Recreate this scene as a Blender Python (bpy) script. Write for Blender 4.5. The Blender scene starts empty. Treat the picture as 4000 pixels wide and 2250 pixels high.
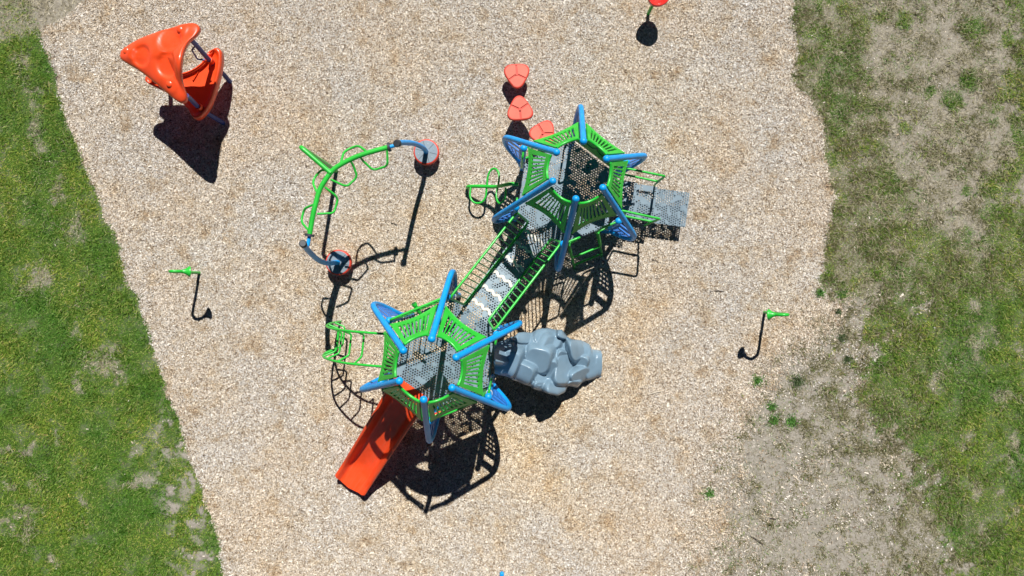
import bpy, math, random
import numpy as np
from mathutils import Vector, Matrix

random.seed(7)
rng = np.random.default_rng(11)
C = bpy.context.scene.collection
scene = bpy.context.scene
R = math.radians
PI = math.pi

# ------------------------------------------------------------------ camera, sky, sun, exposure
CAM_H = 13.0
cam_d = bpy.data.cameras.new('camera'); cam = bpy.data.objects.new('camera', cam_d); C.objects.link(cam)
cam.location = (0, 0, CAM_H); cam.rotation_euler = (0, 0, 0)
cam_d.sensor_width = 36.0; cam_d.lens = 23.4; cam_d.clip_end = 2000
scene.camera = cam

SX, SY = 0.121, 0.74                       # ground shadow per metre of height is (-SX, -SY)
sun_dir = Vector((SX, SY, 1)).normalized()
SUN_EL = math.asin(sun_dir.z); SUN_AZ = math.atan2(SX, SY)

world = bpy.data.worlds.new('World'); scene.world = world; world.use_nodes = True
wn = world.node_tree; bg = wn.nodes['Background']
sky = wn.nodes.new('ShaderNodeTexSky'); sky.sky_type = 'NISHITA'; sky.sun_disc = False
sky.sun_elevation = SUN_EL; sky.sun_rotation = SUN_AZ
sky.air_density = 0.32; sky.dust_density = 0.0; sky.ozone_density = 1.0; sky.altitude = 2500
wn.links.new(sky.outputs[0], bg.inputs[0]); bg.inputs[1].default_value = 0.05

sun_l = bpy.data.lights.new('sun', 'SUN'); sun = bpy.data.objects.new('sun', sun_l); C.objects.link(sun)
sun_l.energy = 5.0; sun_l.angle = R(0.5); sun_l.color = (1.0, 0.978, 0.935)
sun.rotation_euler = sun_dir.to_track_quat('Z', 'Y').to_euler(); sun.location = sun_dir * 40

scene.view_settings.view_transform = 'Standard'; scene.view_settings.look = 'None'
scene.view_settings.exposure = 0.27; scene.view_settings.gamma = 1.0

def at(px, py, h=0.0):
    """photo pixel (4000 wide) at height h -> metres on the site plan"""
    s = (CAM_H - h) / CAM_H / 200.0
    return Vector(((px - 2000) * s, (1125 - py) * s, h))

# ------------------------------------------------------------------ materials
def mat(name):
    m = bpy.data.materials.new(name); m.use_nodes = True
    nt = m.node_tree
    return m, nt, nt.nodes['Principled BSDF']
def N(nt, t, **kw):
    n = nt.nodes.new(t)
    for k, v in kw.items(): setattr(n, k, v)
    return n
def ramp(nt, stops, interp='LINEAR'):
    r = N(nt, 'ShaderNodeValToRGB'); e = r.color_ramp.elements; r.color_ramp.interpolation = interp
    while len(e) < len(stops): e.new(0.5)
    for i, (p, c) in enumerate(stops):
        e[i].position = p; e[i].color = (c[0], c[1], c[2], 1)
    return r

def paint(name, col, rough=0.35, var=0.10, dirt=(0.30, 0.26, 0.20), dirt_amt=0.10, coat=0.15, grain=0.0, fade=None):
    m, nt, b = mat(name)
    tc = N(nt, 'ShaderNodeTexCoord')
    n1 = N(nt, 'ShaderNodeTexNoise'); n1.inputs['Scale'].default_value = 3.1; n1.inputs['Detail'].default_value = 6
    n2 = N(nt, 'ShaderNodeTexNoise'); n2.inputs['Scale'].default_value = 38; n2.inputs['Detail'].default_value = 4
    nt.links.new(tc.outputs['Object'], n1.inputs['Vector']); nt.links.new(tc.outputs['Object'], n2.inputs['Vector'])
    f = fade or [min(1, c * 1.15 + 0.015) for c in col]
    r1 = ramp(nt, [(0.3, [c * (1 - var) for c in col]), (0.7, f)])
    nt.links.new(n1.outputs[0], r1.inputs[0])
    r2 = ramp(nt, [(0.55, (0, 0, 0)), (0.75, (dirt_amt,) * 3)])
    nt.links.new(n2.outputs[0], r2.inputs[0])
    mx = N(nt, 'ShaderNodeMixRGB'); nt.links.new(r2.outputs[0], mx.inputs[0]); nt.links.new(r1.outputs[0], mx.inputs[1])
    mx.inputs[2].default_value = (*dirt, 1)
    nt.links.new(mx.outputs[0], b.inputs['Base Color'])
    mr = N(nt, 'ShaderNodeMapRange'); nt.links.new(n2.outputs[0], mr.inputs[0])
    mr.inputs[3].default_value = rough - 0.06; mr.inputs[4].default_value = rough + 0.12
    nt.links.new(mr.outputs[0], b.inputs['Roughness'])
    b.inputs['Coat Weight'].default_value = coat; b.inputs['Coat Roughness'].default_value = 0.15
    if grain:
        n3 = N(nt, 'ShaderNodeTexNoise'); n3.inputs['Scale'].default_value = 160
        nt.links.new(tc.outputs['Object'], n3.inputs['Vector'])
        bp = N(nt, 'ShaderNodeBump'); bp.inputs['Strength'].default_value = grain; bp.inputs['Distance'].default_value = 0.004
        nt.links.new(n3.outputs[0], bp.inputs['Height']); nt.links.new(bp.outputs[0], b.inputs['Normal'])
    return m

M = {}
M['blue'] = paint('blue_powder_coat', (0.0, 0.32, 0.80), 0.42, coat=0.0, dirt_amt=0.015, fade=(0.0, 0.36, 0.88))
M['blue_plastic'] = paint('blue_plastic', (0.01, 0.16, 0.55), 0.45)
M['navy'] = paint('navy_coat', (0.02, 0.045, 0.24), 0.4)
M['green'] = paint('green_powder_coat', (0.016, 0.47, 0.035), 0.35)
M['green_board'] = paint('green_plastic_board', (0.018, 0.46, 0.028), 0.45, dirt_amt=0.06, coat=0.05)
M['green_dark'] = paint('dark_green_plastic', (0.01, 0.12, 0.03), 0.45)
M['orange'] = paint('orange_plastic', (0.84, 0.068, 0.008), 0.34, dirt_amt=0.05, coat=0.25)
M['slide'] = paint('orange_slide_plastic', (0.84, 0.068, 0.007), 0.42, dirt_amt=0.10, coat=0.05, dirt=(0.55, 0.16, 0.09), grain=0.05)
M['coral'] = paint('faded_red_plastic', (0.72, 0.115, 0.062), 0.5, coat=0.0, grain=0.2)
M['coral_side'] = paint('red_plastic_rim', (0.66, 0.045, 0.02), 0.5, coat=0.0)
M['red'] = paint('red_plastic', (0.68, 0.025, 0.018), 0.25, coat=0.5)
M['rock'] = paint('blue_grey_moulded_plastic', (0.17, 0.265, 0.345), 0.30, var=0.08, dirt_amt=0.12, coat=0.15, grain=0.12)
M['grey'] = paint('grey_plastic', (0.185, 0.24, 0.285), 0.5, coat=0)
M['charcoal'] = paint('charcoal_cap', (0.03, 0.036, 0.045), 0.5, coat=0)
M['cream'] = paint('cream_grip', (0.72, 0.67, 0.60), 0.55, coat=0)
M['steel'] = paint('galvanised_bolt', (0.5, 0.5, 0.5), 0.35, coat=0)

def perforated():
    m, nt, b = mat('perforated_grey_deck')
    tc = N(nt, 'ShaderNodeTexCoord'); L = nt.links.new
    def mth(op, a, bb=None):
        n = N(nt, 'ShaderNodeMath', operation=op)
        for i, v in enumerate((a, bb)):
            if v is None: continue
            if isinstance(v, (int, float)): n.inputs[i].default_value = v
            else: L(v, n.inputs[i])
        return n.outputs[0]
    rot = N(nt, 'ShaderNodeMapping'); rot.inputs['Rotation'].default_value = (0, 0, R(37.5))
    L(tc.outputs['Object'], rot.inputs['Vector'])
    sp = N(nt, 'ShaderNodeSeparateXYZ'); L(rot.outputs[0], sp.inputs[0])
    P = 0.047; Q = P * math.sqrt(3)
    def cell(ox, oy):
        fx = mth('MULTIPLY', mth('SUBTRACT', mth('FRACT', mth('ADD', mth('DIVIDE', sp.outputs[0], P), ox)), 0.5), P)
        fy = mth('MULTIPLY', mth('SUBTRACT', mth('FRACT', mth('ADD', mth('DIVIDE', sp.outputs[1], Q), oy)), 0.5), Q)
        return mth('SQRT', mth('ADD', mth('MULTIPLY', fx, fx), mth('MULTIPLY', fy, fy)))
    d = mth('MINIMUM', cell(100, 100), cell(100.5, 100.5))
    hole = mth('LESS_THAN', d, 0.0158)
    cn_ = N(nt, 'ShaderNodeTexNoise'); cn_.inputs['Scale'].default_value = 8.5; cn_.inputs['Detail'].default_value = 0.0
    L(rot.outputs[0], cn_.inputs['Vector'])
    clus = mth('GREATER_THAN', cn_.outputs[0], 0.40)
    h = mth('MULTIPLY', hole, clus)
    L(mth('SUBTRACT', 1.0, h), b.inputs['Alpha'])
    n1 = N(nt, 'ShaderNodeTexNoise'); n1.inputs['Scale'].default_value = 5; n1.inputs['Detail'].default_value = 8
    L(tc.outputs['Object'], n1.inputs['Vector'])
    r = ramp(nt, [(0.3, (0.165, 0.23, 0.28)), (0.7, (0.215, 0.29, 0.345))]); L(n1.outputs[0], r.inputs[0])
    L(r.outputs[0], b.inputs['Base Color']); b.inputs['Roughness'].default_value = 0.5
    return m
M['deck'] = perforated()

# ------------------------------------------------------------------ mesh builder
BASE = {}
def cat_rom(pts, n=8, closed=False):
    P = [Vector(p) for p in pts]; out = []; L = len(P)
    rngs = range(L if closed else L - 1)
    for i in rngs:
        if closed: p0, p1, p2, p3 = P[i - 1], P[i], P[(i + 1) % L], P[(i + 2) % L]
        else:
            p1, p2 = P[i], P[i + 1]
            p0 = P[i - 1] if i else p1 * 2 - p2
            p3 = P[i + 2] if i + 2 < L else p2 * 2 - p1
        for k in range(n):
            t = k / n
            out.append(0.5 * ((2 * p1) + (p2 - p0) * t + (2 * p0 - 5 * p1 + 4 * p2 - p3) * t * t + (3 * p1 - p0 - 3 * p2 + p3) * t ** 3))
    if not closed: out.append(P[-1].copy())
    return out
def fillet(pts, r=0.08, n=5, closed=False):
    P = [Vector(p) for p in pts]; out = []; L = len(P)
    for i in range(L):
        if not closed and i in (0, L - 1): out.append(P[i]); continue
        a, b, c = P[i - 1], P[i], P[(i + 1) % L]
        u = a - b; w = c - b
        q = min(r, u.length * 0.45, w.length * 0.45)
        s = b + u.normalized() * q; e = b + w.normalized() * q
        for k in range(n + 1):
            t = k / n
            out.append(s * (1 - t) ** 2 + b * 2 * t * (1 - t) + e * t * t)
    return out

class MB:
    def __init__(self): self.v = []; self.f = []
    def add(self, vs, fs):
        o = len(self.v); self.v += [Vector(x) for x in vs]; self.f += [tuple(i + o for i in f) for f in fs]
    def tube(self, pts, r, seg=12, closed=False):
        P = [Vector(p) for p in pts]; n = len(P)
        rad = r if callable(r) else (lambda i: r)
        T = []
        for i in range(n):
            a = P[i - 1] if (i or closed) else P[i]; b = P[(i + 1) % n] if (i + 1 < n or closed) else P[i]
            T.append((b - a).normalized())
        ref = Vector((0, 0, 1)) if abs(T[0].z) < 0.9 else Vector((1, 0, 0))
        nrm = T[0].cross(ref).normalized(); vs = []
        for i in range(n):
            nrm = (nrm - T[i] * nrm.dot(T[i])).normalized(); bi = T[i].cross(nrm)
            for k in range(seg):
                a = 2 * PI * k / seg
                vs.append(P[i] + (nrm * math.cos(a) + bi * math.sin(a)) * rad(i))
        fs = []
        for i in range(n if closed else n - 1):
            j = (i + 1) % n
            for k in range(seg):
                l = (k + 1) % seg
                fs.append((i * seg + k, i * seg + l, j * seg + l, j * seg + k))
        if not closed:
            fs.append(tuple(range(seg - 1, -1, -1))); fs.append(tuple((n - 1) * seg + k for k in range(seg)))
        self.add(vs, fs); return self
    def sphere(self, c, r, seg=16, rings=10, sc=(1, 1, 1)):
        c = Vector(c); vs = [c + Vector((0, 0, r * sc[2]))]; fs = []
        for i in range(1, rings):
            t = PI * i / rings
            for k in range(seg):
                a = 2 * PI * k / seg
                vs.append(c + Vector((r * sc[0] * math.sin(t) * math.cos(a), r * sc[1] * math.sin(t) * math.sin(a), r * sc[2] * math.cos(t))))
        vs.append(c - Vector((0, 0, r * sc[2]))); e = len(vs) - 1
        for k in range(seg):
            l = (k + 1) % seg
            fs.append((0, 1 + k, 1 + l)); fs.append((e, e - seg + l, e - seg + k))
            for i in range(rings - 2):
                a = 1 + i * seg
                fs.append((a + k, a + seg + k, a + seg + l, a + l))
        self.add(vs, fs); return self
    def prism(self, poly, z0, z1, bevel=0.0):
        """plan polygon (ccw), between heights z0 and z1, optional chamfer at the top"""
        P = [Vector((p[0], p[1], 0)) for p in poly]; n = len(P); c = sum(P, Vector()) / n
        rings = [(1.0, z0), (1.0, z1 - bevel)]
        if bevel: rings += [(None, z1 - bevel * 0.3), (None, z1)]
        vs = []
        for q, (s, z) in enumerate(rings):
            for p in P:
                d = p - c
                if s is None: d = d * (1 - bevel * (0.3 if q == 2 else 1.0) / max(d.length, 1e-4))
                vs.append(c + d + Vector((0, 0, z)))
        m = len(rings); fs = [tuple(range(n - 1, -1, -1)), tuple((m - 1) * n + k for k in range(n))]
        for i in range(m - 1):
            for k in range(n):
                l = (k + 1) % n
                fs.append((i * n + k, i * n + l, (i + 1) * n + l, (i + 1) * n + k))
        self.add(vs, fs); return self
    def slab(self, q, th):
        """quad of four points (ccw from above), thickened downwards"""
        q = [Vector(p) for p in q]; nrm = (q[1] - q[0]).cross(q[3] - q[0]).normalized()
        b = [p - nrm * th for p in q]
        self.add(q + b, [(0, 1, 2, 3), (7, 6, 5, 4)] + [(i, i + 4, (i + 1) % 4 + 4, (i + 1) % 4) for i in range(4)]); return self
    def grid(self, rows, skip=None, closed_u=False):
        nr = len(rows); nc = len(rows[0]); vs = [p for r in rows for p in r]; fs = []
        for i in range(nr - 1):
            for k in range(nc if closed_u else nc - 1):
                if skip and skip(i, k): continue
                l = (k + 1) % nc
                fs.append((i * nc + k, i * nc + l, (i + 1) * nc + l, (i + 1) * nc + k))
        self.add(vs, fs); return self
    def build(self, name, m, parent=None, smooth=True, solid=0.0, offset=0.0, label=None, angle=40):
        base = BASE.get(parent.name, Vector()) if parent else Vector()
        me = bpy.data.meshes.new(name); me.from_pydata([v - base for v in self.v], [], self.f); me.update()
        used = set(i for f in self.f for i in f)
        o = bpy.data.objects.new(name, me); C.objects.link(o)
        me.materials.append(m if not isinstance(m, str) else M[m])
        if smooth:
            me.shade_smooth() if hasattr(me, 'shade_smooth') else None
            me.set_sharp_from_angle(angle=R(angle))
        if solid:
            s = o.modifiers.new('thickness', 'SOLIDIFY'); s.thickness = solid; s.offset = offset
        if parent: o.parent = parent; BASE[o.name] = base
        else: BASE[o.name] = Vector()
        if label: o['label'] = label
        return o

def thing(name, label, cat, loc=(0, 0, 0), group=None):
    o = bpy.data.objects.new(name, None); C.objects.link(o); o.location = loc; o.empty_display_size = 0.2
    o['label'] = label; o['category'] = cat
    if group: o['group'] = group
    BASE[o.name] = Vector(loc); return o
def tag(o, label, cat, group=None, kind=None):
    o['label'] = label; o['category'] = cat
    if group: o['group'] = group
    if kind: o['kind'] = kind
    return o

# ------------------------------------------------------------------ numpy noise and ground cover masks
def vnoise(x, y, scale, seed):
    r = np.random.default_rng(seed); g = r.random((256, 256))
    x = x * scale + 100; y = y * scale + 100
    xi = np.floor(x).astype(int); yi = np.floor(y).astype(int); fx = x - xi; fy = y - yi
    fx = fx * fx * (3 - 2 * fx); fy = fy * fy * (3 - 2 * fy)
    a = g[xi % 256, yi % 256]; b = g[(xi + 1) % 256, yi % 256]; c = g[xi % 256, (yi + 1) % 256]; d = g[(xi + 1) % 256, (yi + 1) % 256]
    return (a * (1 - fx) + b * fx) * (1 - fy) + (c * (1 - fx) + d * fx) * fy
def fbm(x, y, scale, seed, oct=4):
    t = 0; a = 0.5; s = 0
    for i in range(oct):
        t = t + a * vnoise(x, y, scale * 2 ** i, seed + i); s += a; a *= 0.55
    return t / s
def sstep(a, b, x):
    t = np.clip((x - a) / (b - a), 0, 1); return t * t * (3 - 2 * t)

LEFT = np.array([(-400, 60), (0, 120), (116, 159), (150, 163), (290, 215), (384, 233), (512, 280), (621, 326), (745, 380), (854, 419), (963, 466), (1125, 505), (1156, 536), (1280, 578), (1412, 621), (1544, 652), (1600, 690), (1692, 715), (1785, 742), (1909, 795), (2041, 828), (2111, 862), (2260, 870), (2700, 960)], float)
SOLID = np.array([(-400, 60), (1480, 640), (1560, 645), (1650, 620), (1760, 600), (1880, 600), (1980, 640), (2100, 680), (2200, 690), (2700, 760)], float)
RIGHT = np.array([(-400, 3095), (23, 3101), (194, 3105), (342, 3109), (373, 3155), (466, 3210), (606, 3225), (699, 3233), (776, 3256), (893, 3248), (1009, 3217), (1102, 3195), (1140, 3210), (1200, 3290), (1300, 3300), (2700, 3300)], float)
DIRT = np.array([(-400, 3600), (1100, 3330), (1200, 3270), (1300, 3168), (1435, 2950), (1590, 2840), (1746, 2760), (1900, 2720), (2250, 2690), (2700, 2600)], float)
GREEN = np.array([(-400, 3990), (800, 3960), (1000, 3700), (1130, 3500), (1249, 3450), (1358, 3385), (1451, 3375), (1560, 3408), (1653, 3447), (1746, 3530), (1824, 3640), (1995, 3660), (2095, 3715), (2250, 3735), (2700, 3800)], float)
BAND = np.array([(-400, 3400), (0, 3385), (250, 3380), (400, 3440), (600, 3500), (800, 3560), (950, 3720), (1050, 3900), (1150, 3950), (2700, 3950)], float)
BLOBS = [(460,110,60),(680,100,50),(560,90,35),(1040,140,70),(1010,400,55),(1230,400,70),(1210,200,45),(820,470,35),(920,500,60),(690,640,35),(1270,690,45),(1225,880,60),(1130,950,70),(1125,1070,70),(1000,1190,55),(1000,960,35),(840,1310,80),(1260,1250,70)]
BLOBS = [(3000 + x / 1.288, y / 1.288, r / 1.288) for x, y, r in BLOBS]
STRAW_L = [(300,740,30,70),(20,830,40,30),(150,830,40,30),(60,990,40,40),(140,1110,60,60),(175,1200,50,60),(30,1170,40,40),(70,1230,25,40),(110,1300,30,40),(270,1380,40,50),(545,390,110,90),(560,300,40,40),(410,475,40,40),(660,990,60,40),(380,185,30,40),(430,1060,30,30)]
STRAW_L = [(x / 1.288, 1125 + y / 1.288, a / 1.288, b / 1.288) for x, y, a, b in STRAW_L]
STRAW_R = [(1700,300,50,80),(1780,240,40,40),(1835,560,60,70),(1650,760,30,60),(1890,780,30,90),(1690,1020,40,50),(1470,450,40,50),(1840,880,40,30),(1860,1150,40,30),(1910,330,20,60),(1690,90,40,70),(1730,1230,40,60),(1500,1260,40,90),(1440,1200,50,90),(1810,1040,20,50)]
STRAW_R = [(2500 + x / 1.288, 1125 + y / 1.288, a / 1.288, b / 1.288) for x, y, a, b in STRAW_R]
STRAW_T = [(500,260,60,120),(480,350,60,50),(560,500,60,50),(540,620,50,70),(520,790,70,40),(550,1000,60,70),(300,60,60,60),(330,130,60,50),(380,830,40,30),(820,940,90,60),(640,1280,60,40),(1050,1280,120,90),(230,420,40,40)]
STRAW_T = [(3000 + x / 1.288, y / 1.288, a / 1.288, b / 1.288) for x, y, a, b in STRAW_T]
STRAW_M = [(400 / 2.576 + 0, 1080, 60, 60), (95, 230, 60, 60), (150, 520, 40, 120), (300, 870, 60, 60), (250, 740, 40, 40), (330, 905, 30, 30), (120, 340, 60, 30)]
STRAW = STRAW_L + STRAW_R + STRAW_T + STRAW_M
BARE_L = [(800,740,70,90),(850,840,40,70),(930,1020,60,90),(980,1270,60,50),(1000,1400,110,50),(860,1390,60,30),(1010,1180,50,60),(860,1200,50,90),(720,960,110,80),(690,830,90,70)]
BARE_L = [(x / 1.288, 1125 + y / 1.288, a / 1.288, b / 1.288) for x, y, a, b in BARE_L]

def masks(X, Y):
    """cover at ground points: green grass, straw, chips, dirt and brownish turf, each 0..1"""
    px = X * 200 + 2000; py = 1125 - Y * 200
    wob = (fbm(X, Y, 2.2, 3) - 0.5) * 90 + (fbm(X, Y, 9, 5) - 0.5) * 60
    w2 = (fbm(X, Y, 0.9, 9) - 0.5) * 260 + (fbm(X, Y, 5, 19) - 0.5) * 160
    xl = np.interp(py, LEFT[:, 0], LEFT[:, 1]); xs = np.interp(py, SOLID[:, 0], SOLID[:, 1])
    left = sstep(12, -12, px - xl + wob * 0.35)
    solid = sstep(50, -50, px - np.minimum(xs, xl) + wob * 0.8)
    patch = sstep(0.35, 0.47, fbm(X, Y, 4.6, 23))
    gL = left * np.maximum(solid, patch * 0.9)
    bare = np.zeros_like(px)
    for (x, y, a, b) in BARE_L: bare = np.maximum(bare, np.exp(-(((px - x + wob * .4) / a) ** 2 + ((py - y + wob * .3) / b) ** 2) * 1.2))
    gL = gL * (1 - 0.75 * sstep(0.62, 0.95, bare + (fbm(X, Y, 7, 25) - .5) * .8))
    ytop = np.interp(px, [-600, 0, 160, 270, 340, 420, 600], [170, 165, 128, 60, 8, -60, -300])
    topdry = sstep(20, -20, py - ytop + wob * 0.4) * (px < 700)
    xr = np.interp(py, RIGHT[:, 0], RIGHT[:, 1]); xd = np.interp(py, DIRT[:, 0], DIRT[:, 1])
    xg = np.interp(py, GREEN[:, 0], GREEN[:, 1]); xb = np.interp(py, BAND[:, 0], BAND[:, 1])
    right = sstep(-14, 14, px - xr + wob * 0.5) * (px > 2400)
    upper = sstep(1200, 1080, py)
    dirt = np.maximum(right, sstep(-110, 170, px - xd + w2 * 0.7) * sstep(1080, 1300, py) * (px > 2200))
    solidR = sstep(-0.3, 0.4, (px - xg) / 190 + (fbm(X, Y, 2.4, 201) - .5) * 2.4 + (fbm(X, Y, 10, 205) - .5) * 1.6) * (px > 2600) * sstep(-260, -60, px - xg)
    blob = np.zeros_like(px)
    for (x, y, r) in BLOBS: blob = np.maximum(blob, np.exp(-((px - x + wob * .3) ** 2 + (py - y + wob * .2) ** 2) / r ** 2 * 1.1))
    blob = sstep(0.22, 0.75, blob + (fbm(X, Y, 8, 41) - .5) * .6)
    band = right * upper * sstep(60, -60, px - xb + w2 * 0.4)
    midn = fbm(X, Y, 2.6, 31); fine = fbm(X, Y, 7, 37)
    gR = np.maximum(solidR * (0.55 + 0.6 * midn), blob * upper * 0.8)
    gR = np.maximum(gR, band * (0.24 + 0.62 * sstep(0.42, 0.56, fbm(X, Y, 3.6, 33))))
    gR = np.maximum(gR, dirt * (0.06 + 0.10 * upper) * sstep(0.48, 0.62, fine))
    straw = np.zeros_like(px)
    ux = fbm(X, Y, 3.0, 101) - .5; uy = fbm(X, Y, 3.0, 111) - .5
    for (x, y, a, b) in STRAW: straw = np.maximum(straw, np.exp(-(((px - x + ux * 130) / a) ** 2 + ((py - y + uy * 130) / b) ** 2) * 0.8))
    rag = fbm(X, Y, 11, 43)
    straw = sstep(0.42, 1.05, straw + (rag - .5) * 1.1)
    nleft = fbm(X, Y, 1.3, 61)
    lawn = np.maximum(gL, solidR)
    strawbg = lawn * 0.22 * sstep(0.55, 0.75, nleft) * sstep(.35, .6, rag) + band * (0.25 + 0.9 * sstep(.36, .56, fine))
    upd = dirt * upper * (1 - band)
    dry = np.clip(np.maximum(straw * np.clip(gL + gR + 0.3, 0, 1), strawbg) + topdry * 0.6 + upd * (0.30 + 0.35 * sstep(.42, .62, fbm(X, Y, 4, 131))) + dirt * (1 - upper) * (1 - solidR) * 0.25 * sstep(.45, .65, fine), 0, 1)
    green = np.clip((gL + gR) * (1 - 0.72 * straw) * (1 - 0.75 * topdry), 0, 1)
    green = green * (0.75 + 0.25 * sstep(0.30, 0.50, fbm(X, Y, 5.5, 151)))
    near = np.exp(-((px - xg + w2 * .4) / 230) ** 2) * (1 - upper) * (px > 2600) * sstep(.36, .56, fbm(X, Y, 4.4, 171))
    dry = np.clip(dry + 0.55 * near * fine * 1.4, 0, 1)
    dirtm = np.clip(dirt + left + topdry, 0, 1)
    tuft = sstep(.56, .68, fbm(X, Y, 6.5, 161, 3))
    brown = np.clip(band * (0.35 + 0.65 * sstep(.40, .58, fbm(X, Y, 3.5, 53))) + topdry * 0.5 + upd * (0.06 + 0.5 * sstep(.48, .62, fbm(X, Y, 5.5, 57))) + dirt * (1 - upper) * (1 - solidR) * (0.05 + 0.55 * tuft) + lawn * 0.12 + near * 0.7, 0, 1)
    return green, dry, dirtm, brown, np.clip(dirt * (1 - solidR) * (1 - upper) * np.exp(-np.maximum(px - xd, 0) / 480), 0, 1), np.clip(0.55 * upd + 0.5 * band + topdry * .5, 0, 1)

# ------------------------------------------------------------------ ground sheet
fx = np.concatenate([[-400, -120, -40, -22, -16], np.arange(-13, 13.001, 0.045), [16, 22, 40, 120, 400]])
fy = np.concatenate([[-400, -120, -40, -20, -12], np.arange(-8, 8.001, 0.045), [12, 20, 40, 120, 400]])
GX, GY = np.meshgrid(fx, fy); nx, ny = len(fx), len(fy)
g_green, g_dry, g_dirt, g_brown, g_scr, g_upd = masks(GX.ravel(), GY.ravel())
GZ = (fbm(GX.ravel(), GY.ravel(), 0.7, 71) - 0.5) * 0.05 + (fbm(GX.ravel(), GY.ravel(), 5, 77) - 0.5) * 0.03
def ground_z(x, y): return (fbm(x, y, 0.7, 71) - 0.5) * 0.05 + (fbm(x, y, 5, 77) - 0.5) * 0.03
me = bpy.data.meshes.new('ground')
co = np.stack([GX.ravel(), GY.ravel(), GZ], 1)
ii = (np.arange(ny - 1)[:, None] * nx + np.arange(nx - 1)[None]).ravel()
quads = np.stack([ii, ii + 1, ii + nx + 1, ii + nx], 1)
def fill_mesh(me, co, faces):
    n, k = faces.shape
    me.vertices.add(len(co)); me.vertices.foreach_set('co', co.astype(np.float32).ravel())
    me.loops.add(n * k); me.loops.foreach_set('vertex_index', faces.astype(np.int32).ravel())
    me.polygons.add(n); me.polygons.foreach_set('loop_start', (np.arange(n) * k).astype(np.int32))
    me.polygons.foreach_set('loop_total', np.full(n, k, np.int32))
    me.update(calc_edges=True); me.validate()
fill_mesh(me, co, quads); me.shade_smooth()
att = me.color_attributes.new('cover', 'FLOAT_COLOR', 'POINT')
att.data.foreach_set('color', np.stack([g_dirt, g_green, g_upd, g_scr], 1).astype(np.float32).ravel())
ground = bpy.data.objects.new('ground', me); C.objects.link(ground)
tag(ground, 'flat playground ground of pale wood chip bed, bare dirt and turf', 'ground', kind='structure')

def ground_mat():
    m, nt, b = mat('ground_cover'); L = nt.links.new
    tc = N(nt, 'ShaderNodeTexCoord'); at_ = N(nt, 'ShaderNodeAttribute', attribute_name='cover')
    sp = N(nt, 'ShaderNodeSeparateColor'); L(at_.outputs['Color'], sp.inputs[0])
    def vor(scale, sc, rot):
        mp = N(nt, 'ShaderNodeMapping'); mp.inputs['Scale'].default_value = sc; mp.inputs['Rotation'].default_value = (0, 0, rot)
        L(tc.outputs['Object'], mp.inputs['Vector'])
        v = N(nt, 'ShaderNodeTexVoronoi'); v.inputs['Scale'].default_value = scale; L(mp.outputs[0], v.inputs['Vector']); return v
    v1 = vor(30, (1, 2.6, 1), 0.5); 
    sc = N(nt, 'ShaderNodeSeparateColor'); L(v1.outputs['Color'], sc.inputs[0])
    r1 = ramp(nt, [(0, (0.11, 0.08, 0.055)), (0.35, (0.25, 0.19, 0.13)), (0.7, (0.40, 0.33, 0.25)), (1, (0.5, 0.45, 0.39))]); L(sc.outputs[0], r1.inputs[0])
    n1 = N(nt, 'ShaderNodeTexNoise'); n1.inputs['Scale'].default_value = 14; n1.inputs['Detail'].default_value = 10; n1.inputs['Roughness'].default_value = 0.75
    L(tc.outputs['Object'], n1.inputs['Vector'])
    rd = ramp(nt, [(0.3, (0.18, 0.155, 0.125)), (0.5, (0.315, 0.285, 0.24)), (0.7, (0.42, 0.39, 0.34))]); L(n1.outputs[0], rd.inputs[0])
    mx = N(nt, 'ShaderNodeMixRGB'); L(sp.outputs[0], mx.inputs[0]); L(r1.outputs[0], mx.inputs[1]); L(rd.outputs[0], mx.inputs[2])
    rg = ramp(nt, [(0.3, (0.035, 0.065, 0.012)), (0.7, (0.075, 0.125, 0.028))]); L(n1.outputs[0], rg.inputs[0])
    m2 = N(nt, 'ShaderNodeMixRGB'); L(sp.outputs[1], m2.inputs[0]); L(mx.outputs[0], m2.inputs[1]); L(rg.outputs[0], m2.inputs[2])
    ru = ramp(nt, [(0.3, (0.18, 0.16, 0.12)), (0.52, (0.29, 0.26, 0.205)), (0.7, (0.40, 0.365, 0.30))]); L(n1.outputs[0], ru.inputs[0])
    m3 = N(nt, 'ShaderNodeMixRGB'); L(sp.outputs[2], m3.inputs[0]); L(mx.outputs[0], m3.inputs[1]); L(ru.outputs[0], m3.inputs[2])
    L(m3.outputs[0], m2.inputs[1])
    L(m2.outputs[0], b.inputs['Base Color']); b.inputs['Roughness'].default_value = 0.95
    b.inputs['Specular IOR Level'].default_value = 0.1
    bp = N(nt, 'ShaderNodeBump'); bp.inputs['Strength'].default_value = 0.8; bp.inputs['Distance'].default_value = 0.02
    L(n1.outputs[0], bp.inputs['Height']); L(bp.outputs[0], b.inputs['Normal'])
    return m
me.materials.append(ground_mat())

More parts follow.
